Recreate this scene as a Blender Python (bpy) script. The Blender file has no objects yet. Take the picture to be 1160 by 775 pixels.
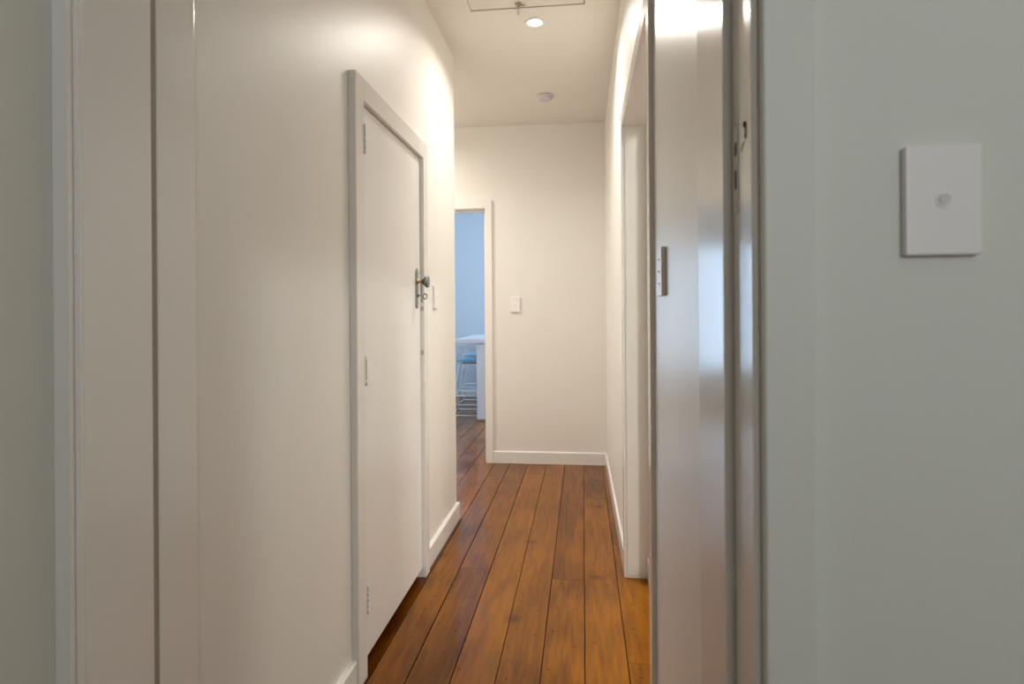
import bpy, bmesh, math, random
from mathutils import Vector, Matrix
random.seed(7)
S = bpy.context.scene
COL = S.collection
PI = math.pi

# ------------------------------------------------------------------ materials
def new_mat(name):
    m = bpy.data.materials.new(name); m.use_nodes = True
    nt = m.node_tree; b = nt.nodes['Principled BSDF']
    return m, nt, b

def paint(name, col, rough=0.4, bump=0.02, scale=220, spec=0.5, var=0.03, coat=0.0, coat_rough=0.1):
    m, nt, b = new_mat(name)
    N, L = nt.nodes, nt.links
    tc = N.new('ShaderNodeTexCoord')
    n1 = N.new('ShaderNodeTexNoise'); n1.inputs['Scale'].default_value = 2.3; n1.inputs['Detail'].default_value = 4
    L.new(tc.outputs['Object'], n1.inputs['Vector'])
    mix = N.new('ShaderNodeMix'); mix.data_type = 'RGBA'
    mix.inputs[6].default_value = (col[0]*(1-var), col[1]*(1-var), col[2]*(1-var), 1)
    mix.inputs[7].default_value = (min(1, col[0]*(1+var)), min(1, col[1]*(1+var)), min(1, col[2]*(1+var)), 1)
    L.new(n1.outputs['Fac'], mix.inputs[0]); L.new(mix.outputs[2], b.inputs['Base Color'])
    b.inputs['Roughness'].default_value = rough
    b.inputs['Specular IOR Level'].default_value = spec
    b.inputs['Coat Weight'].default_value = coat
    b.inputs['Coat Roughness'].default_value = coat_rough
    if bump:
        n2 = N.new('ShaderNodeTexNoise'); n2.inputs['Scale'].default_value = scale; n2.inputs['Detail'].default_value = 2
        L.new(tc.outputs['Object'], n2.inputs['Vector'])
        bp = N.new('ShaderNodeBump'); bp.inputs['Strength'].default_value = bump; bp.inputs['Distance'].default_value = 0.01
        L.new(n2.outputs['Fac'], bp.inputs['Height']); L.new(bp.outputs['Normal'], b.inputs['Normal'])
    return m

def metal(name, col, rough=0.3):
    m, nt, b = new_mat(name)
    N, L = nt.nodes, nt.links
    b.inputs['Metallic'].default_value = 1
    tc = N.new('ShaderNodeTexCoord')
    n = N.new('ShaderNodeTexNoise'); n.inputs['Scale'].default_value = 90; n.inputs['Detail'].default_value = 5
    L.new(tc.outputs['Object'], n.inputs['Vector'])
    mr = N.new('ShaderNodeMapRange'); mr.inputs[3].default_value = rough*0.7; mr.inputs[4].default_value = rough*1.4
    L.new(n.outputs['Fac'], mr.inputs[0]); L.new(mr.outputs[0], b.inputs['Roughness'])
    b.inputs['Base Color'].default_value = (*col, 1)
    return m

def emit(name, col, s):
    m, nt, b = new_mat(name)
    b.inputs['Base Color'].default_value = (0.8, 0.8, 0.8, 1)
    b.inputs['Emission Color'].default_value = (*col, 1)
    b.inputs['Emission Strength'].default_value = s
    return m

WALL = (0.82, 0.80, 0.755)
M_wall = paint('wall_paint', WALL, 0.42, 0.03, 260, 0.5)
M_gloss = paint('enamel_wall_paint', (0.81, 0.80, 0.78), 0.30, 0.006, 30, 0.5)
M_lining = paint('door_lining_enamel', (0.83, 0.81, 0.775), 0.20, 0.01, 40, 0.6)
M_trim = paint('trim_enamel', (0.83, 0.81, 0.775), 0.15, 0.01, 40, 0.5)
M_ceil = paint('ceiling_paint', (0.80, 0.765, 0.72), 0.7, 0.02, 300, 0.2)
M_near = paint('near_room_paint', (0.70, 0.71, 0.65), 0.5, 0.04, 200, 0.35)
M_blue = paint('blue_room_paint', (0.62, 0.69, 0.74), 0.6, 0.02, 200, 0.2)
M_door = paint('cupboard_door_paint', (0.84, 0.83, 0.81), 0.24, 0.01, 25, 0.5)
M_plastic = paint('switch_plastic', (0.84, 0.82, 0.80), 0.3, 0.0)
M_grey_plastic = paint('detector_plastic', (0.60, 0.57, 0.60), 0.4, 0.0)
M_dark = paint('dark_recess', (0.015, 0.012, 0.01), 0.9, 0.0)
M_brown = paint('bare_timber_recess', (0.10, 0.045, 0.02), 0.6, 0.05, 60)
M_inner = paint('cupboard_inside', (0.25, 0.17, 0.11), 0.8, 0.02, 60)
M_pewter = metal('worn_chrome', (0.28, 0.29, 0.30), 0.28)
M_brass = metal('brass_spindle', (0.55, 0.36, 0.16), 0.3)
M_white_metal = paint('white_powder_coat', (0.88, 0.90, 0.93), 0.35, 0.0)
M_teal = paint('teal_cushion', (0.10, 0.55, 0.80), 0.8, 0.06, 120)
M_table = paint('table_white_laminate', (0.80, 0.82, 0.86), 0.3, 0.0)
M_lens = emit('downlight_lens', (1.0, 0.86, 0.70), 40)
M_groove_shade = paint('groove_shade', (0.34, 0.30, 0.23), 0.7, 0.02, 80)
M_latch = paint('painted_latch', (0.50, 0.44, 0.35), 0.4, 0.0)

def glass_mat():
    m, nt, b = new_mat('window_glass')
    b.inputs['Base Color'].default_value = (1, 1, 1, 1)
    b.inputs['Roughness'].default_value = 0.0
    b.inputs['Transmission Weight'].default_value = 1.0
    b.inputs['IOR'].default_value = 1.0
    return m
M_glass = glass_mat()

def floor_mat():
    m, nt, b = new_mat('polished_native_timber')
    N, L = nt.nodes, nt.links
    tc = N.new('ShaderNodeTexCoord')
    at = N.new('ShaderNodeAttribute'); at.attribute_name = 'board'
    sep = N.new('ShaderNodeSeparateColor'); L.new(at.outputs['Color'], sep.inputs[0])
    # board-wise shifted coordinate
    sc = N.new('ShaderNodeVectorMath'); sc.operation = 'SCALE'; sc.inputs[3].default_value = 37.0
    L.new(at.outputs['Color'], sc.inputs[0])
    add = N.new('ShaderNodeVectorMath'); add.operation = 'ADD'
    L.new(tc.outputs['Object'], add.inputs[0]); L.new(sc.outputs[0], add.inputs[1])
    def mapped(sx, sy, sz):
        mp = N.new('ShaderNodeMapping'); mp.inputs['Scale'].default_value = (sx, sy, sz)
        L.new(add.outputs[0], mp.inputs['Vector']); return mp.outputs[0]
    # fine straight grain
    g = N.new('ShaderNodeTexNoise'); g.inputs['Scale'].default_value = 1; g.inputs['Detail'].default_value = 5; g.inputs['Roughness'].default_value = 0.65
    L.new(mapped(70, 5.0, 1), g.inputs['Vector'])
    # cathedral figure
    w = N.new('ShaderNodeTexWave'); w.wave_type = 'RINGS'; w.inputs['Scale'].default_value = 1.0
    w.inputs['Distortion'].default_value = 7; w.inputs['Detail'].default_value = 3; w.inputs['Detail Scale'].default_value = 0.9
    L.new(mapped(26, 0.9, 1), w.inputs['Vector'])
    # broad blotches
    bl = N.new('ShaderNodeTexNoise'); bl.inputs['Scale'].default_value = 1; bl.inputs['Detail'].default_value = 3
    L.new(mapped(5, 0.9, 1), bl.inputs['Vector'])
    bl2 = N.new('ShaderNodeTexNoise'); bl2.inputs['Scale'].default_value = 3.1; bl2.inputs['Detail'].default_value = 4
    L.new(tc.outputs['Object'], bl2.inputs['Vector'])
    # combined value
    def math_(op, a, bb, c=None):
        n = N.new('ShaderNodeMath'); n.operation = op
        for i, v in enumerate((a, bb, c)):
            if v is None: continue
            if isinstance(v, (int, float)): n.inputs[i].default_value = v
            else: L.new(v, n.inputs[i])
        return n.outputs[0]
    v = math_('MULTIPLY', g.outputs['Fac'], 0.32)
    v = math_('MULTIPLY_ADD', w.outputs['Fac'], 0.06, v)
    v = math_('MULTIPLY_ADD', bl.outputs['Fac'], 0.30, v)
    v = math_('MULTIPLY_ADD', bl2.outputs['Fac'], 0.15, v)
    v = math_('MULTIPLY_ADD', sep.outputs[0], 0.10, v)
    v = math_('ADD', math_('MULTIPLY_ADD', math_('SUBTRACT', v, 0.5), 1.15, 0.5), 0.065)
    cr = N.new('ShaderNodeValToRGB')
    e = cr.color_ramp.elements
    e[0].position = 0.24; e[0].color = (0.050, 0.010, 0.0004, 1)
    e[1].position = 0.82; e[1].color = (0.36, 0.130, 0.0005, 1)
    k = e.new(0.44); k.color = (0.135, 0.040, 0.0002, 1)
    k = e.new(0.60); k.color = (0.24, 0.080, 0.0003, 1)
    L.new(v, cr.inputs[0])
    # nail holes, knots and stains
    def spots(scale, thr, soft, seed):
        mp = N.new('ShaderNodeMapping'); mp.inputs['Location'].default_value = (seed, seed*2.3, 0)
        L.new(tc.outputs['Object'], mp.inputs['Vector'])
        vo = N.new('ShaderNodeTexVoronoi'); vo.voronoi_dimensions = '2D'; vo.inputs['Scale'].default_value = scale
        L.new(mp.outputs[0], vo.inputs['Vector'])
        r = N.new('ShaderNodeMapRange'); r.inputs[1].default_value = thr; r.inputs[2].default_value = thr+soft
        r.inputs[3].default_value = 1; r.inputs[4].default_value = 0
        L.new(vo.outputs['Distance'], r.inputs[0])
        # keep only part of the cells
        s2 = N.new('ShaderNodeSeparateColor'); L.new(vo.outputs['Color'], s2.inputs[0])
        keep = math_('GREATER_THAN', s2.outputs[0], 0.62)
        return math_('MULTIPLY', r.outputs[0], keep)
    nails = spots(13, 0.035, 0.035, 3.1)
    knots = math_('MULTIPLY', spots(2.6, 0.02, 0.09, 5.2), 0.6)
    dark = math_('MAXIMUM', math_('MULTIPLY', nails, 0.85), knots)
    mx = N.new('ShaderNodeMix'); mx.data_type = 'RGBA'
    L.new(dark, mx.inputs[0]); L.new(cr.outputs[0], mx.inputs[6]); mx.inputs[7].default_value = (0.025, 0.008, 0.003, 1)
    L.new(mx.outputs[2], b.inputs['Base Color'])
    b.inputs['Roughness'].default_value = 0.28
    b.inputs['Specular IOR Level'].default_value = 0.45
    b.inputs['Specular Tint'].default_value = (1.0, 0.50, 0.18, 1)
    b.inputs['IOR'].default_value = 1.14
    b.inputs['Coat Weight'].default_value = 0.42
    b.inputs['Coat Roughness'].default_value = 0.07
    b.inputs['Coat IOR'].default_value = 1.5
    wv = N.new('ShaderNodeTexNoise'); wv.inputs['Scale'].default_value = 1; wv.inputs['Detail'].default_value = 2
    mpw = N.new('ShaderNodeMapping'); mpw.inputs['Scale'].default_value = (16, 5, 1)
    L.new(tc.outputs['Object'], mpw.inputs['Vector']); L.new(mpw.outputs[0], wv.inputs['Vector'])
    bp = N.new('ShaderNodeBump'); bp.inputs['Strength'].default_value = 0.02; bp.inputs['Distance'].default_value = 0.004
    L.new(wv.outputs['Fac'], bp.inputs['Height'])
    return m
M_floor = floor_mat()

# ------------------------------------------------------------------ geometry helpers
def box(bm, x0, x1, y0, y1, z0, z1, mi=0):
    return prism(bm, [(x0, y0), (x1, y0), (x1, y1), (x0, y1)], z0, z1, mi)

def prism(bm, poly, z0, z1, mi=0):
    b = [bm.verts.new((x, y, z0)) for x, y in poly]
    t = [bm.verts.new((x, y, z1)) for x, y in poly]
    n = len(poly)
    fs = [bm.faces.new(b[::-1]), bm.faces.new(t)]
    for i in range(n):
        fs.append(bm.faces.new((b[i], b[(i+1) % n], t[(i+1) % n], t[i])))
    for f in fs: f.material_index = mi
    return fs

def tube(bm, pts, r, seg=8, closed=False, mi=0):
    pts = [Vector(p) for p in pts]; rings = []; n = len(pts)
    for i, p in enumerate(pts):
        if closed: d = (pts[(i+1) % n]-pts[i-1])
        else: d = pts[min(i+1, n-1)]-pts[max(i-1, 0)]
        d.normalize()
        up = Vector((0, 0, 1)) if abs(d.z) < 0.9 else Vector((1, 0, 0))
        a = d.cross(up).normalized(); b = d.cross(a).normalized()
        rr = r[i] if isinstance(r, (list, tuple)) else r
        rings.append([bm.verts.new(p + (a*math.cos(2*PI*k/seg)+b*math.sin(2*PI*k/seg))*rr) for k in range(seg)])
    m = n if closed else n-1
    for i in range(m):
        A, B = rings[i], rings[(i+1) % n]
        for k in range(seg):
            f = bm.faces.new((A[k], A[(k+1) % seg], B[(k+1) % seg], B[k])); f.smooth = True; f.material_index = mi
    if not closed:
        bm.faces.new(rings[0][::-1]); bm.faces.new(rings[-1])

def lathe(bm, prof, seg=32, mat=Matrix(), mi=0):
    """prof: list of (r, z) about local z, placed by mat"""
    rings = []
    for r, z in prof:
        if r < 1e-6: rings.append([bm.verts.new(mat @ Vector((0, 0, z)))])
        else: rings.append([bm.verts.new(mat @ Vector((r*math.cos(2*PI*k/seg), r*math.sin(2*PI*k/seg), z))) for k in range(seg)])
    for A, B in zip(rings, rings[1:]):
        for k in range(seg):
            k2 = (k+1) % seg
            if len(A) == 1 and len(B) == 1: continue
            if len(A) == 1: f = bm.faces.new((A[0], B[k], B[k2]))
            elif len(B) == 1: f = bm.faces.new((A[k], A[k2], B[0]))
            else: f = bm.faces.new((A[k], A[k2], B[k2], B[k]))
            f.smooth = True; f.material_index = mi

def obj(name, bm, mats, parent=None, bevel=0, seg=2, loc=None):
    bmesh.ops.recalc_face_normals(bm, faces=bm.faces)
    me = bpy.data.meshes.new(name); bm.to_mesh(me); bm.free()
    for m in (mats if isinstance(mats, (list, tuple)) else [mats]): me.materials.append(m)
    o = bpy.data.objects.new(name, me); COL.objects.link(o)
    if loc is not None:
        for v in me.vertices: v.co -= Vector(loc)
        o.location = loc
    if parent is not None:
        o.parent = parent
        if loc is None:
            for v in me.vertices: v.co -= parent.location      # parents carry location only
    if bevel:
        md = o.modifiers.new('bevel', 'BEVEL'); md.width = bevel; md.segments = seg; md.limit_method = 'ANGLE'
        md.angle_limit = math.radians(40); md.harden_normals = False
    return o

def struct(o): o['kind'] = 'structure'; return o
def thing(name, label, cat, loc, group=None):
    o = bpy.data.objects.new(name, None); COL.objects.link(o); o.location = loc
    o.empty_display_size = 0.05
    o['label'] = label; o['category'] = cat
    if group: o['group'] = group
    return o
B = bmesh.new

# ------------------------------------------------------------------ key dimensions (metres)
L_ = -0.74        # hallway left wall face
CH = 2.70         # ceiling height
YE = 4.84         # far wall face
YC = 3.50         # outside corner of left wall
RN, RF, RE = 0.195, 0.193, 0.181   # right wall face: at near part, at 2.87, at the far end
YN = 0.70         # face of the near wall (camera room)
OY0, OY1, OZ = 1.735, 2.80, 2.045   # recess in the right wall
XB = 0.295        # return beside the doorway
OYM = 2.71

# ------------------------------------------------------------------ floor
def build_floor():
    bm = B(); lay = bm.loops.layers.float_color.new('board')
    P = 0.146; gap = 0.0018
    X0, X1, Y0, Y1 = -3.3, 2.85, -2.5, 8.75
    joints = {-1: [2.75], 0: [3.96], 1: [2.12, 3.2], -4: [2.83, 3.37], -5: [3.97, 1.2], -3: [4.52], -2: [5.4, 1.1],
              -6: [5.05, 3.5, 1.6], -7: [5.75, 4.5], -8: [6.2, 5.2], -9: [5.6], -10: [6.9]}
    k = int(math.floor(X0/P))
    while k*P < X1:
        x0, x1 = k*P, (k+1)*P
        if k == -6: x1 = -0.708       # edge board line runs along the casing front
        if k == -5: x0 = -0.708
        if k in joints: js = list(joints[k])
        else: js = []
        lo, hi = (min(js) if js else 4.0), (max(js) if js else 4.0)
        if not js: js = [4.0+random.uniform(-1, 1)]; lo = hi = js[0]
        y = lo
        while y > Y0: y -= random.uniform(2.1, 3.6); js.append(max(y, Y0))
        y = hi
        while y < Y1: y += random.uniform(1.6, 3.4); js.append(min(y, Y1))
        js = sorted(set(js))
        for a, b_ in zip(js, js[1:]):
            g2 = gap*random.uniform(0.7, 1.5)
            if b_-a < 0.02: continue
            fs = box(bm, x0+g2, x1-g2, a+0.0007, b_-0.0007, -0.02, 0.0)
            c = (random.random(), random.random(), random.random(), 1)
            if k == -6 and b_ < 3.6: c = (-1.5, c[1], c[2], 1)
            for f in fs:
                for lp in f.loops: lp[lay] = c
        k += 1
    fs = box(bm, X0-0.1, X1+0.1, Y0-0.1, Y1+0.1, -0.12, -0.012, 1)
    return struct(obj('floor', bm, [M_floor, M_dark]))
build_floor()

# ------------------------------------------------------------------ ceiling with hatch hole
HX0, HX1, HY0, HY1 = -0.541, 0.020, 2.40, 2.975
bm = B()
for a in [(-3.3, HX0, -2.5, 4.89), (HX1, 2.9, -2.5, 4.89), (HX0, HX1, -2.5, HY0), (HX0, HX1, HY1, 4.89)]:
    box(bm, *a, CH, CH+0.08)
struct(obj('ceiling', bm, M_ceil))
bm = B(); box(bm, -3.4, 1.85, 4.89, 8.9, CH, CH+0.08)
struct(obj('ceiling', bm, M_blue))

hatch = thing('ceiling_hatch', 'square two-leaf loft hatch in the hallway ceiling with a thin dark gap round it', 'hatch', (-0.26, 2.69, CH))
xm = -0.296
bm = B(); box(bm, HX0+0.004, xm-0.0015, HY0+0.004, HY1-0.004, CH+0.001, CH+0.02); pl = obj('hatch_panel', bm, M_ceil, hatch)
bm = B(); box(bm, xm+0.0015, HX1-0.004, HY0+0.004, HY1-0.004, CH+0.001, CH+0.02); obj('hatch_panel', bm, M_ceil, hatch)
bm = B(); box(bm, HX0, HX1, HY0, HY1, CH+0.022, CH+0.04); obj('backing', bm, M_dark, hatch)
bm = B(); w = 0.07
box(bm, HX0-w, HX0, HY0-w, HY1+w, CH-0.0035, CH); box(bm, HX1, HX1+w-0.015, HY0-w, HY1+w, CH-0.0035, CH)
box(bm, HX0, HX1, HY1, HY1+w, CH-0.0035, CH); box(bm, HX0, HX1, HY0-w, HY0, CH-0.0035, CH)
obj('hatch_surround', bm, M_ceil, hatch, 0.002)
bm = B()
box(bm, xm-0.018, xm+0.012, 2.926, 2.948, CH-0.006, CH+0.001)
tube(bm, [(xm-0.004, 2.937, CH-0.009), (xm-0.004, 2.965, CH-0.012), (xm-0.006, 2.985, CH-0.014), (xm-0.011, 3.003, CH-0.017)], [0.005, 0.004, 0.004, 0.0055])
tube(bm, [(xm+0.01, 2.937, CH-0.009), (xm+0.024, 2.928, CH-0.012), (xm+0.030, 2.924, CH-0.014)], [0.004, 0.005, 0.007])
lt = obj('latch', bm, M_latch, hatch); lt['label'] = 'small brass-toned turn latch'

# ------------------------------------------------------------------ walls of the hallway
CY0, CY1, CZ = 1.951, 2.712, 1.913        # cupboard opening
bm = B()
box(bm, L_-0.10, L_, 1.076, CY0, 0, CH)
box(bm, L_-0.10, L_, CY1, YC, 0, CH)
box(bm, L_-0.10, L_, CY0, CY1, CZ, CH)
box(bm, -3.3, L_-0.10, YC-0.10, YC, 0, CH)
struct(obj('wall_left', bm, M_wall))
bm = B()   # cupboard carcass behind the door
box(bm, L_-0.66, L_-0.64, CY0-0.1, CY1+0.1, 0, 2.1); box(bm, L_-0.64, L_-0.10, CY0-0.12, CY0-0.10, 0, 2.1)
box(bm, L_-0.64, L_-0.10, CY1+0.10, CY1+0.12, 0, 2.1); box(bm, L_-0.64, L_-0.10, CY0-0.1, CY1+0.1, 2.08, 2.1)
struct(obj('wall_cupboard', bm, M_inner))

bm = B()   # near part of right wall, up to the recess
prism(bm, [(0.203, 0.93), (0.192, OY0), (0.33, OY0), (0.33, 0.93)], 0, CH)
struct(obj('wall_right', bm, M_gloss))
bm = B()   # over recess, far part, recess back
prism(bm, [(0.192, OY0), (RF, OY1), (0.33, OY1), (0.33, OY0)], OZ+0.02, CH)
prism(bm, [(RF, OY1), (RE, YE+0.05), (0.33, YE+0.05), (0.33, OY1)], 0, CH)
prism(bm, [(XB, OYM), (XB, OY1), (0.33, OY1), (0.33, OYM)], 0, OZ+0.02)
struct(obj('wall_right', bm, M_wall))

DX = -0.777       # right side of far doorway opening
DH = 2.035
bm = B()
box(bm, DX+0.012, RE+0.1, YE, YE+0.11, 0, CH)
box(bm, DX-0.80, DX+0.012, YE, YE+0.11, DH+0.012, CH)
box(bm, -3.3, DX-0.80, YE, YE+0.11, 0, CH)
struct(obj('wall_end', bm, M_wall))
bm = B(); box(bm, -2.75, -2.65, YC, YE, 0, CH); struct(obj('wall_passage', bm, M_wall))

# side room beyond the right doorway
bm = B()
box(bm, 0.33, 2.9, 3.5, 3.6, 0, CH); box(bm, 2.8, 2.9, 0.9, 3.5, 0, CH); box(bm, 0.33, 2.9, 0.82, 0.92, 0, CH)
struct(obj('wall_side', bm, M_wall))
# blue room
bm = B()
YB = 8.62; WX0, WX1, WZ0, WZ1 = -3.05, -2.02, 0.35, 2.15
box(bm, WX1, 1.7, YB, YB+0.12, 0, CH); box(bm, -3.3, WX0, YB, YB+0.12, 0, CH)
box(bm, WX0, WX1, YB, YB+0.12, 0, WZ0); box(bm, WX0, WX1, YB, YB+0.12, WZ1, CH)
struct(obj('wall_back', bm, M_blue))
bm = B(); box(bm, -3.4, -3.3, YE, YB, 0, CH); struct(obj('wall_left', bm, M_blue))
bm = B(); GA, GB, GC, GD = 5.4, 7.7, 1.0, 2.2
box(bm, 1.6, 1.7, YE, GA, 0, CH); box(bm, 1.6, 1.7, GB, YB, 0, CH); box(bm, 1.6, 1.7, GA, GB, 0, GC); box(bm, 1.6, 1.7, GA, GB, GD, CH)
struct(obj('wall_right', bm, M_blue))
bm = B()
for a in [(GA, GA+.05, GC, GD), (GB-.05, GB, GC, GD), (6.525, 6.575, GC, GD), (GA, GB, GC, GC+.05), (GA, GB, GD-.05, GD)]:
    box(bm, 1.62, 1.68, a[0], a[1], a[2], a[3])
win = struct(obj('window_3', bm, M_trim))
bm = B(); box(bm, 1.648, 1.652, GA+.05, GB-.05, GC+.05, GD-.05); obj('pane', bm, M_glass, win)
bm = B()
prism(bm, [(-3.3, YB-0.06), (1.6, YB-0.06), (1.6, YB), (-3.3, YB)], CH-0.06, CH)
struct(obj('trim_9', bm, M_trim, bevel=0.01))
bm = B()
f = 0.05
for a in [(WX0, WX0+f, WZ0, WZ1), (WX1-f, WX1, WZ0, WZ1), (WX0, WX1, WZ0, WZ0+f), (WX0, WX1, WZ1-f, WZ1)]:
    box(bm, a[0], a[1], YB+0.02, YB+0.08, a[2], a[3])
win = struct(obj('window_1', bm, M_trim))
bm = B(); box(bm, WX0+f, WX1-f, YB+0.045, YB+0.05, WZ0+f, WZ1-f); obj('pane', bm, M_glass, win)

# camera room
bm = B()
box(bm, 0.215, 1.65, YN, YN+0.11, 0, CH)
box(bm, -2.4, -0.775, YN, YN+0.11, 0, CH)
box(bm, -0.775, 0.215, YN, YN+0.11, 2.07, CH)
struct(obj('wall_front', bm, M_near))
bm = B()   # closes the hallway beside the door lining
box(bm, -0.84, L_-0.012, YN+0.11, 1.076, 0, CH); box(bm, 0.205, 0.33, YN+0.11, 0.93, 0, CH)
struct(obj('wall_return', bm, M_wall))
RW = -1.4
V0, V1, U0, U1 = 0.1, 1.1, 1.25, 2.25      # window in the wall behind the camera
bm = B()
box(bm, -2.4, V0, RW-0.1, RW, 0, CH); box(bm, V1, 1.65, RW-0.1, RW, 0, CH)
box(bm, V0, V1, RW-0.1, RW, 0, U0); box(bm, V0, V1, RW-0.1, RW, U1, CH)
struct(obj('wall_rear', bm, M_near))
bm = B(); box(bm, 1.65, 1.75, RW-0.1, YN+0.11, 0, CH); struct(obj('wall_east', bm, M_near))
bm = B(); box(bm, -2.5, -2.4, RW-0.1, YN+0.11, 0, CH); struct(obj('wall_west', bm, M_near))
bm = B()
for a in [(V0, V0+f, U0, U1), (V1-f, V1, U0, U1), (V0, V1, U0, U0+f), (V0, V1, U1-f, U1)]:
    box(bm, a[0], a[1], RW-0.08, RW-0.02, a[2], a[3])
win = struct(obj('window_2', bm, M_trim))
bm = B(); box(bm, V0+f, V1-f, RW-0.055, RW-0.05, U0+f, U1-f); obj('pane', bm, M_glass, win)

# ------------------------------------------------------------------ near door frame
# left side: rebate, stop with a bead, lining board, rounded arris
bm = B()
prism(bm, [(-0.7485, YN-0.0), (-0.7485, 0.787), (-0.775, 0.787), (-0.775, YN-0.0)], 0, 2.05)
struct(obj('trim_1', bm, M_near, bevel=0.002))
bm = B()
prism(bm, [(-0.7255, 0.787), (-0.7255, 0.795), (-0.731, 0.797), (-0.731, 0.803), (-0.7245, 0.805), (-0.7245, 0.811),
           (-0.727, 0.815), (-0.727, 0.959), (-0.765, 0.959), (-0.765, 0.787)], 0, 2.05)
struct(obj('trim_1', bm, M_trim, bevel=0.0012, seg=3))
bm = B()
prism(bm, [(-0.7262, 0.9705), (-0.7262, 1.079), (-0.765, 1.079), (-0.765, 0.9705)], 0, 2.05)
struct(obj('trim_1', bm, M_trim, bevel=0.0045, seg=4))
bm = B(); box(bm, -0.765, -0.7275, 0.9585, 0.9715, 0, 2.04); struct(obj('trim_1', bm, M_groove_shade))      # dark strip, colours the groove's shade into the joint
# right side: rebate lining (holds strike plate), stop, lining board turned slightly
bm = B()
prism(bm, [(0.1885, 0.702), (0.1885, 0.795), (0.215, 0.795), (0.215, 0.702)], 0, 2.05)
rj = struct(obj('trim_2', bm, M_trim, bevel=0.006, seg=4))
bm = B()
prism(bm, [(0.1775, 0.795), (0.1775, 0.803), (0.1805, 0.806), (0.1755, 0.955), (0.215, 0.955), (0.215, 0.795)], 0, 2.05)
struct(obj('trim_2', bm, M_lining, bevel=0.0015, seg=3))
bm = B()   # head lining
box(bm, -0.775, 0.215, YN, 1.076, 2.03, 2.07); struct(obj('trim_3', bm, M_trim, bevel=0.002))
bm = B()   # architraves facing the camera room
box(bm, 0.1945, 0.2485, YN-0.017, YN, 0, 2.09); struct(obj('trim_4', bm, M_near, bevel=0.003))
bm = B(); box(bm, -0.81, -0.755, YN-0.017, YN, 0, 2.09); struct(obj('trim_4', bm, M_near, bevel=0.003))
bm = B(); box(bm, -0.755, 0.1945, YN-0.017, YN, 2.035, 2.09); struct(obj('trim_4', bm, M_near, bevel=0.003))
# baseboards of the camera room
for n, a in (('baseboard_front', (0.2485, 1.65, YN-0.015, YN)), ('baseboard_front', (-2.4, -0.81, YN-0.015, YN))):
    bm = B(); box(bm, *a, 0, 0.1); struct(obj(n, bm, M_trim, bevel=0.003))

# strike plate painted over on the right lining
sp = thing('strike_plate', 'old painted-over lock strike plate with two dark slots on the near door frame', 'strike plate', (0.1885, 0.77, 1.38))
X = 0.1885
bm = B(); box(bm, X-0.0010, X, 0.764, 0.786, 1.324, 1.442); obj('plate', bm, M_trim, sp, 0.0005)
for z0, z1 in ((1.395, 1.411), (1.354, 1.377)):
    bm = B(); box(bm, X-0.0014, X-0.0006, 0.769, 0.7765, z0, z1); o = obj('slot', bm, M_dark, sp); o['label'] = 'dark bolt slot'
for z in (1.432, 1.336):
    bm = B()
    lathe(bm, [(0, .0), (.0028, 0), (.0024, .0008), (0, .0011)], 12, Matrix.Translation((X-0.0010, 0.773, z)) @ Matrix.Rotation(-PI/2, 4, 'Y'))
    obj('screw', bm, M_latch, sp)
bm = B()
tube(bm, [(X-0.0006, 0.7385, 1.420), (X-0.0008, 0.7335, 1.424), (X-0.0008, 0.7300, 1.422), (X-0.0008, 0.7295, 1.413), (X-0.0006, 0.7305, 1.405)], [0.0008, 0.0016, 0.0014, 0.0006, 0.0009], 6)
tube(bm, [(X-0.0002, 0.7335, 1.403), (X-0.0004, 0.742, 1.400), (X-0.0002, 0.752, 1.394)], [0.0003, 0.0006, 0.0003], 6)
o = obj('chipped_edge', bm, M_brown, sp); o['label'] = 'chipped paint showing dark wood'

# ------------------------------------------------------------------ cupboard door on the left
CF = -0.716        # casing front
DF = -0.734        # door front
bm = B()
prism(bm, [(L_, CY0-0.075), (CF-0.003, CY0-0.075), (CF, CY0-0.072), (CF, CY0), (L_, CY0)], 0.0, CZ+0.072)
prism(bm, [(L_, CY1), (CF, CY1), (CF, CY1+0.066), (CF-0.003, CY1+0.069), (L_, CY1+0.069)], 0.0, CZ+0.072)
box(bm, L_, CF, CY0, CY1, CZ, CZ+0.072)
box(bm, L_-0.10, L_, CY0-0.001, CY0+0.001, 0, CZ); 
struct(obj('trim_5', bm, M_trim, bevel=0.0015))
bm = B()
box(bm, DF-0.035, DF, CY0+0.002, CY1-0.003, 0.040, CZ-0.004)
door = struct(obj('door_1', bm, M_door, bevel=0.0015, loc=(DF, CY0, 0.04)))
def child(name, bm, mat, bevel=0, seg=2, label=None, parent=None):
    o = obj(name, bm, mat, parent or door, bevel, seg)
    if label: o['label'] = label
    return o
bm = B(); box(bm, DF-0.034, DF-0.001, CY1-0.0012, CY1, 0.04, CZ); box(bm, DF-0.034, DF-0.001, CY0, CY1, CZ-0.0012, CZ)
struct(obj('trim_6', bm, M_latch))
for zc in (1.785, 1.015, 0.258):
    bm = B(); z0 = zc-0.048
    for i in range(5):
        tube(bm, [(DF+0.0195, CY0+0.001, z0+i*0.0192+0.0006), (DF+0.0195, CY0+0.001, z0+(i+1)*0.0192-0.0006)], 0.0042, 12)
    box(bm, DF, DF+0.018, CY0-0.0, CY0+0.004, z0, z0+0.096)
    lathe(bm, [(0, -.004), (.003, -.002), (.0042, 0), (0, 0)], 12, Matrix.Translation((DF+0.0195, CY0+0.001, z0)))
    child('hinge', bm, M_trim)
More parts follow.
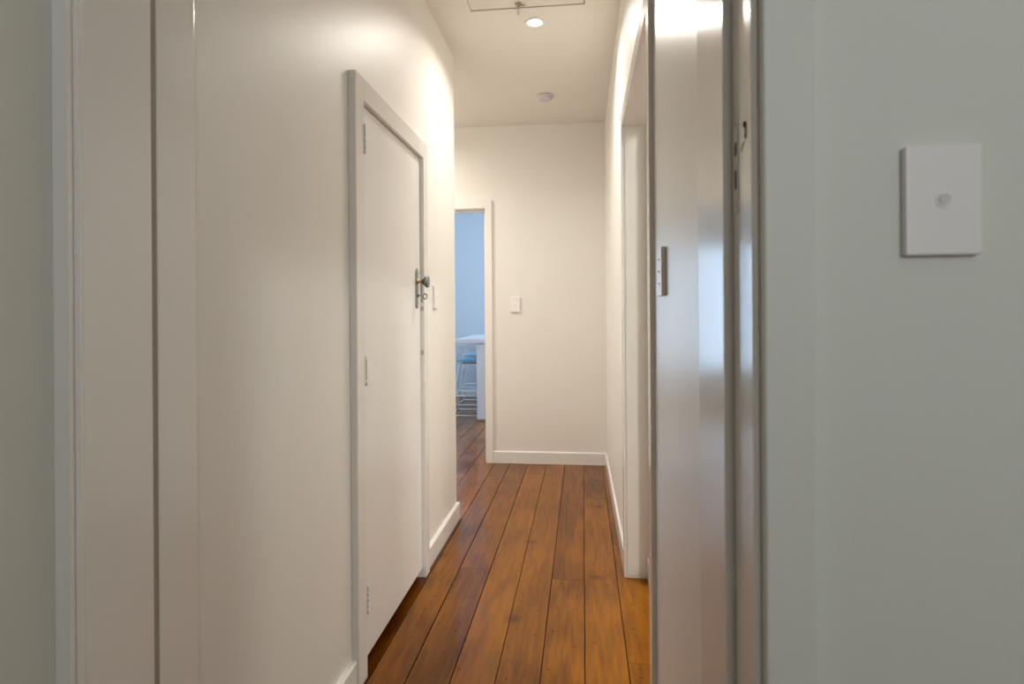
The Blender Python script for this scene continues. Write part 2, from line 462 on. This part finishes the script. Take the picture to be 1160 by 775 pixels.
# escutcheon plate with rounded ends
yk = CY1-0.066
bm = B(); pts = []
hw, z0, z1 = 0.021, 1.228, 1.402
for i in range(13): a = PI*i/12; pts.append((yk+hw*math.cos(a), z1-hw*0.9+hw*1.1*math.sin(a)))
for i in range(13): a = PI+PI*i/12; pts.append((yk+hw*math.cos(a), z0+hw*0.9+hw*1.1*math.sin(a)))
A = [bm.verts.new((DF, y, z)) for y, z in pts]; C = [bm.verts.new((DF+0.004, yk+(y-yk)*0.9, 1.315+(z-1.315)*0.985)) for y, z in pts]
bm.faces.new(C); bm.faces.new(A[::-1])
for i in range(len(pts)): bm.faces.new((A[i], A[(i+1) % len(pts)], C[(i+1) % len(pts)], C[i]))
esc = child('escutcheon', bm, M_pewter, 0.0012)
RX = lambda y, z, x=DF: Matrix.Translation((x, y, z)) @ Matrix.Rotation(PI/2, 4, 'Y')
bm = B(); lathe(bm, [(0, .003), (.013, .003), (.013, .006), (.009, .009), (.0065, .012), (.006, .022), (.0075, .026), (0, .026)], 24, RX(yk, 1.345)); child('spindle', bm, M_brass, label='brass spindle')
bm = B(); lathe(bm, [(0, .022), (.008, .022), (.010, .026), (.016, .034), (.025, .042), (.0285, .047), (.0285, .051), (.025, .055), (.014, .0575), (0, .058)], 32, RX(yk, 1.345))
child('door_knob', bm, M_pewter)
# key left in the lock, with a bar above it
bm = B()
tube(bm, [(DF+0.003, yk, 1.283), (DF+0.030, yk, 1.283)], 0.0028, 10)
lathe(bm, [(0.0075, .003), (.0075, .010), (.004, .011)], 16, RX(yk, 1.283))
ring = [(DF+0.038+0.009*math.cos(2*PI*i/16), yk, 1.279+0.011*math.sin(2*PI*i/16)) for i in range(16)]
tube(bm, ring, 0.0028, 8, closed=True)
tube(bm, [(DF+0.028, yk, 1.276), (DF+0.024, yk, 1.262), (DF+0.024, yk, 1.252)], 0.003, 8)
child('key', bm, M_pewter)
bm = B(); box(bm, DF+0.018, DF+0.024, yk+0.008, yk+0.014, 1.288, 1.335); child('lever', bm, M_pewter, 0.001)
bm = B(); box(bm, DF+0.001, DF+0.014, CY1-0.002, CY1-0.0005, 1.215, 1.235); box(bm, DF+0.001, DF+0.014, CY1-0.002, CY1-0.0005, 1.015, 1.035); child('catch', bm, M_latch)

# ------------------------------------------------------------------ casing of recess on the right
FX = 0.180
bm = B()
prism(bm, [(0.1935, OY0-0.063), (FX, OY0-0.063), (FX, OY0), (0.1935, OY0)], 0, OZ+0.062)
struct(obj('trim_7', bm, M_trim, bevel=0.0015))
bm = B()
prism(bm, [(0.196, OY1), (FX, OY1), (FX, OY1+0.06), (0.196, OY1+0.06)], 0, OZ+0.062)
struct(obj('trim_7', bm, M_trim, bevel=0.0015))
bm = B()
box(bm, FX, 0.1935, OY0, OY1, OZ, OZ+0.062)
struct(obj('trim_7', bm, M_trim, bevel=0.0015))
bm = B()  # jamb linings
box(bm, 0.1935, XB, OY1-0.004, OY1+0.0, 0.012, OZ); box(bm, 0.1935, XB, OY0, OY0+0.004, 0, OZ)
box(bm, 0.1935, XB, OY0, OY1, OZ, OZ+0.02)
struct(obj('trim_8', bm, M_wall))

# ------------------------------------------------------------------ baseboards
def skirt(name, p0, p1, t, h=0.095, side=1):
    """board from p0 to p1, thickness t to the left (side=1) of direction, with an eased top edge"""
    bm = B(); a, b_ = Vector((*p0, 0)), Vector((*p1, 0)); d = (b_-a).normalized(); n = Vector((-d.y, d.x, 0))*side
    prof = [(0, 0), (t, 0), (t, h-0.006), (t-0.005, h), (0, h)]
    A = [bm.verts.new(a+n*u+Vector((0, 0, v))) for u, v in prof]; C = [bm.verts.new(b_+n*u+Vector((0, 0, v))) for u, v in prof]
    bm.faces.new(A); bm.faces.new(C[::-1])
    for i in range(5): bm.faces.new((A[i], A[(i+1) % 5], C[(i+1) % 5], C[i]))
    return struct(obj(name, bm, M_trim))
skirt('baseboard_left', (L_, 1.079), (L_, CY0-0.075), 0.017, side=-1)
skirt('baseboard_left', (L_, CY1+0.069), (L_, YC+0.015), 0.017, side=-1)
skirt('baseboard_end', (DX+0.057, YE), (RE, YE), 0.014, side=-1)
skirt('baseboard_right', (RF, OY1+0.06), (RE, YE), 0.012, side=1)
skirt('baseboard_right', (XB, OYM), (XB, OY1-0.004), 0.014, side=1)
skirt('baseboard_right', (0.203, 0.955), (0.193, OY0-0.063), 0.012, side=1)
skirt('baseboard_passage', (-2.65, YC), (L_-0.001, YC), 0.015, side=1)
skirt('baseboard_back', (-3.3, YB), (1.6, YB), 0.015, side=-1)

# ------------------------------------------------------------------ far doorway
bm = B()
box(bm, DX, DX+0.012, YE-0.001, YE+0.111, 0, DH+0.012)
box(bm, DX-0.80, DX-0.788, YE-0.001, YE+0.111, 0, DH+0.012)
box(bm, DX-0.788, DX, YE-0.001, YE+0.111, DH, DH+0.012)
box(bm, DX-0.012, DX, YE+0.05, YE+0.09, 0, DH); box(bm, DX-0.788, DX-0.012, YE+0.05, YE+0.09, DH-0.012, DH)
struct(obj('trim_10', bm, M_trim, bevel=0.001))
bm = B()
box(bm, DX+0.004, DX+0.058, YE-0.017, YE, 0, DH+0.072)
box(bm, DX-0.846, DX-0.792, YE-0.017, YE, 0, DH+0.072)
box(bm, DX-0.792, DX+0.004, YE-0.017, YE, DH+0.006, DH+0.072)
struct(obj('trim_11', bm, M_trim, bevel=0.0015))

# ------------------------------------------------------------------ switches
def switch(label, loc, rotz, rockers=1, w=0.075, h=0.116, k_=1.0):
    """plate in local XZ, facing local -Y, back at y=0"""
    t = thing('light_switch', label, 'light switch', loc); t.rotation_euler = (0, 0, rotz)
    bm = B(); box(bm, -w/2, w/2, -0.011, 0, -h/2, h/2)
    p = obj('plate', bm, M_plastic, None, 0.0022, 3); p.parent = t
    for i in range(rockers):
        z = (i-(rockers-1)/2)*0.029
        bm = B()
        lathe(bm, [(0.0085*k_, -0.0002), (0.0088*k_, .0004), (0.0078*k_, .0006), (0.0076*k_, -0.0005)], 24, Matrix.Translation((0, -0.011, z)) @ Matrix.Rotation(PI/2, 4, 'X'))
        c = obj('bezel', bm, M_plastic); c.parent = t
        bm = B()   # little toggle
        n = 14; pr = [(k_*0.0066*math.cos(2*PI*k/n), k_*0.0066*math.sin(2*PI*k/n)) for k in range(n)]
        A = [bm.verts.new((x, -0.0108, z+y)) for x, y in pr]; C = [bm.verts.new((x*0.82, -0.0118-max(0, (y+0.002))*0.55, z+y*0.82)) for x, y in pr]
        bm.faces.new(A); bm.faces.new(C[::-1])
        for k in range(n): bm.faces.new((A[k], A[(k+1) % n], C[(k+1) % n], C[k]))
        c = obj('toggle', bm, M_plastic, None, 0.0004); c.parent = t
    return t
switch('large white single light switch on the near right wall, closest to the viewer', (0.3785, YN, 1.3205), 0)
switch('small white light switch alone on the far end wall', (-0.535, YE, 1.267), 0, w=0.078, h=0.12)
switch('white light switch on the left wall just past the cupboard door', (L_, 3.00, 1.285), PI/2, h=0.118)
switch('white switch plate with three small toggles on the right wall beside the door frame', (0.195, 1.502, 1.30), -PI/2+0.014, rockers=3, k_=0.55)

# ------------------------------------------------------------------ downlight and smoke detector
dl = thing('downlight', 'round lit downlight in the hallway ceiling in front of the hatch', 'ceiling light', (-0.234, 3.131, CH))
MD = Matrix.Translation((-0.234, 3.131, CH)) @ Matrix.Rotation(PI, 4, 'X')
bm = B(); lathe(bm, [(0.050, 0), (0.050, .003), (.046, .0055), (.038, .005), (.036, .001), (.036, 0.0)], 48, MD); obj('bezel', bm, M_plastic, dl)
bm = B(); lathe(bm, [(0, .003), (.036, .003), (.036, .0)], 48, MD); obj('lens', bm, M_lens, dl)

sd = thing('smoke_detector', 'round pale grey smoke detector on the ceiling near the far wall', 'smoke detector', (-0.246, 4.20, CH))
MD = Matrix.Translation((-0.246, 4.20, CH)) @ Matrix.Rotation(PI, 4, 'X')
bm = B(); lathe(bm, [(0.052, 0), (.0565, .002), (.0565, .010), (.052, .012), (.050, .012)], 48, MD); obj('base', bm, M_grey_plastic, sd)
bm = B(); lathe(bm, [(0.050, .012), (.049, .017), (.044, .030), (.034, .035), (.020, .0365), (0, .037)], 48, MD); cv = obj('cover', bm, M_grey_plastic, sd)
bm = B(); lathe(bm, [(0.012, .027), (.012, .0295), (0, .030)], 24, MD @ Matrix.Translation((0.0, 0.006, 0))); obj('test_button', bm, M_plastic, sd)
bm = B(); lathe(bm, [(0.003, .022), (.0025, .027), (0, .0275)], 12, MD @ Matrix.Translation((0.036, 0.018, 0))); obj('indicator', bm, M_dark, sd)

# ------------------------------------------------------------------ bar table and stools in the blue room
tb = thing('bar_table', 'tall white breakfast bar with solid leg panel in the blue room', 'table', (-0.9, 7.3, 0))
bm = B(); box(bm, -1.425, 0.90, 6.66, 8.0, 0.868, 0.912); obj('tabletop', bm, M_table, tb, 0.003)
bm = B(); box(bm, -1.175, 0.85, 6.69, 6.75, 0.018, 0.868); obj('leg_panel', bm, M_table, tb, 0.002)
bm = B(); box(bm, -1.165, 0.84, 6.70, 6.74, 0.0, 0.018); obj('kick', bm, M_latch, tb)
bm = B(); box(bm, -0.95, 0.85, 7.85, 7.91, 0.0, 0.868); obj('leg_panel', bm, M_table, tb, 0.002)  # unseen back panel, added to shade the wall under the bar

def make_stool():
    t = thing('bar_stool', 'white wire bar stool with teal cushion nearest the end panel of the bar', 'stool', (0, 0, 0), 'wire stools at the breakfast bar')
    r = 0.006; hb, ht, H_ = 0.235, 0.13, 0.60
    def corner(sx, sy, z):
        k = hb+(ht-hb)*z/H_; return (sx*k, sy*k, z)
    for sx, sy in ((1, 1), (1, -1), (-1, -1), (-1, 1)):
        bm = B(); tube(bm, [corner(sx, sy, 0.006), corner(sx, sy, H_)], r, 8); obj('leg', bm, M_white_metal).parent = t
    for z, nm in ((0.008, 'floor_ring'), (0.232, 'footrest')):
        bm = B(); cs = [corner(1, 1, z), corner(1, -1, z), corner(-1, -1, z), corner(-1, 1, z)]
        for i in range(4): tube(bm, [cs[i], cs[(i+1) % 4]], r, 8)
        obj(nm, bm, M_white_metal).parent = t
    # bent wire basket seat: grid of wires on a bucket surface, back towards -y
    bm = B(); nu, nv = 13, 17
    def surf(u, v):      # u across -1..1, v front 0 .. back-top 1
        if v < 0.55:
            y = 0.20-0.36*v/0.55; z = 0.625-0.02*math.sin(PI*v/0.55)
        else:
            s = (v-0.55)/0.45; y = -0.16-0.07*s; z = 0.625+0.17*s
        wd = 0.21+0.02*math.sin(PI*v)
        z += 0.075*abs(u)**2.6*(1-0.3*v) if v < 0.75 else 0.04*abs(u)**2.6
        y += 0.06*u*u*max(0, v-0.55)
        return Vector((u*wd, y, z))
    for i in range(nu):
        u = -1+2*i/(nu-1); tube(bm, [surf(u, j/24) for j in range(25)], 0.0022 if 0 < i < nu-1 else 0.005, 5)
    for j in range(nv):
        v = j/(nv-1); tube(bm, [surf(-1+2*i/16, v) for i in range(17)], 0.0022 if 0 < j < nv-1 else 0.005, 5)
    obj('wire_seat', bm, M_white_metal).parent = t
    bm = B(); n = 14
    def cu(i, j, top):
        x = -1+2*i/n; y = -1+2*j/n; e = (1-x**6)*(1-y**6)
        return (x*0.165, 0.02+y*0.165, 0.630+(0.032*max(0, e)**0.5 if top else 0))
    T = [[bm.verts.new(cu(i, j, True)) for j in range(n+1)] for i in range(n+1)]
    D = [[bm.verts.new(cu(i, j, False)) for j in range(n+1)] for i in range(n+1)]
    for i in range(n):
        for j in range(n):
            f = bm.faces.new((T[i][j], T[i+1][j], T[i+1][j+1], T[i][j+1])); f.smooth = True
            bm.faces.new((D[i][j], D[i][j+1], D[i+1][j+1], D[i+1][j]))
    bmesh.ops.remove_doubles(bm, verts=bm.verts, dist=0.0005)
    o = obj('cushion', bm, M_teal); o.parent = t; o['label'] = 'teal seat cushion'
    bm = B(); box(bm, -0.13, 0.13, -0.13, 0.13, 0.596, 0.606); obj('seat_support', bm, M_white_metal, None, 0.003).parent = t
    return t
def copy_tree(o, parent=None):
    c = o.copy(); COL.objects.link(c); c.parent = parent
    for ch in list(o.children): copy_tree(ch, c)
    return c
st = make_stool(); st.location = (-1.315, 7.20, 0)
s2 = copy_tree(st); s2.location = (-1.40, 8.02, 0); s2['label'] = 'second white wire bar stool, farther back by the blue wall'

# ------------------------------------------------------------------ lights
def area(name, loc, rot, sx, sy, power, col, shape='RECTANGLE', spread=180):
    l = bpy.data.lights.new(name, 'AREA'); l.shape = shape; l.size = sx
    if shape in ('RECTANGLE', 'ELLIPSE'): l.size_y = sy
    l.energy = power; l.color = col; l.spread = math.radians(spread)
    o = bpy.data.objects.new(name, l); COL.objects.link(o); o.location = loc; o.rotation_euler = rot
    return o
area('downlight_lamp', (-0.234, 3.131, CH-0.008), (0, 0, 0), 0.07, 0.07, 11, (1.0, 0.955, 0.87), 'DISK', 150)
area('passage_lamp', (-1.75, 4.17, CH-0.008), (0, 0, 0), 0.07, 0.07, 23, (1.0, 0.945, 0.86), 'DISK', 165)
area('side_room_lamp', (1.25, 2.25, CH-0.01), (0, 0, 0), 0.24, 0.24, 16, (0.97, 1.0, 0.97), 'DISK', 170)
area('side_room_lamp', (1.20, 1.15, CH-0.01), (0, 0, 0), 0.20, 0.20, 28, (0.98, 1.0, 0.95), 'DISK', 170)
area('window_daylight', ((WX0+WX1)/2, YB+0.03, (WZ0+WZ1)/2), (-PI/2, 0, 0), WX1-WX0-0.1, WZ1-WZ0-0.1, 40, (0.50, 0.74, 1.0))
area('side_window_daylight', (1.59, 6.55, 1.6), (0, PI/2, 0), 1.1, 2.2, 66, (0.78, 0.84, 0.95))
area('room_daylight', ((V0+V1)/2, RW-0.015, (U0+U1)/2), (PI/2, 0, 0), V1-V0-0.1, U1-U0-0.1, 10.5, (1.0, 1.0, 0.94))

w = bpy.data.worlds.new('world'); S.world = w; w.use_nodes = True
w.node_tree.nodes['Background'].inputs[0].default_value = (0.45, 0.65, 1.0, 1)
w.node_tree.nodes['Background'].inputs[1].default_value = 1.2

# ------------------------------------------------------------------ camera
cam = bpy.data.cameras.new('camera'); co = bpy.data.objects.new('camera', cam); COL.objects.link(co)
fpx = 690.0
cam.sensor_width = 36; cam.lens = fpx/1160*36; cam.shift_y = -33.5/1160
cam.clip_start = 0.05
th = math.atan(80/fpx)
co.matrix_world = Matrix.Translation((0, 0, 1.205)) @ Matrix.Rotation(th, 4, 'Z') @ Matrix.Rotation(PI/2, 4, 'X') @ Matrix.Rotation(-0.0066, 4, 'Z')
cam.dof.use_dof = True; cam.dof.focus_distance = 3.4; cam.dof.aperture_fstop = 6.0
S.camera = co

S.view_settings.view_transform = 'Standard'; S.view_settings.look = 'None'
S.view_settings.gamma = 1; S.view_settings.use_curve_mapping = False
S.view_settings.exposure = 0.15
S.cycles.use_denoising = True
S.cycles.max_bounces = 12; S.cycles.diffuse_bounces = 8
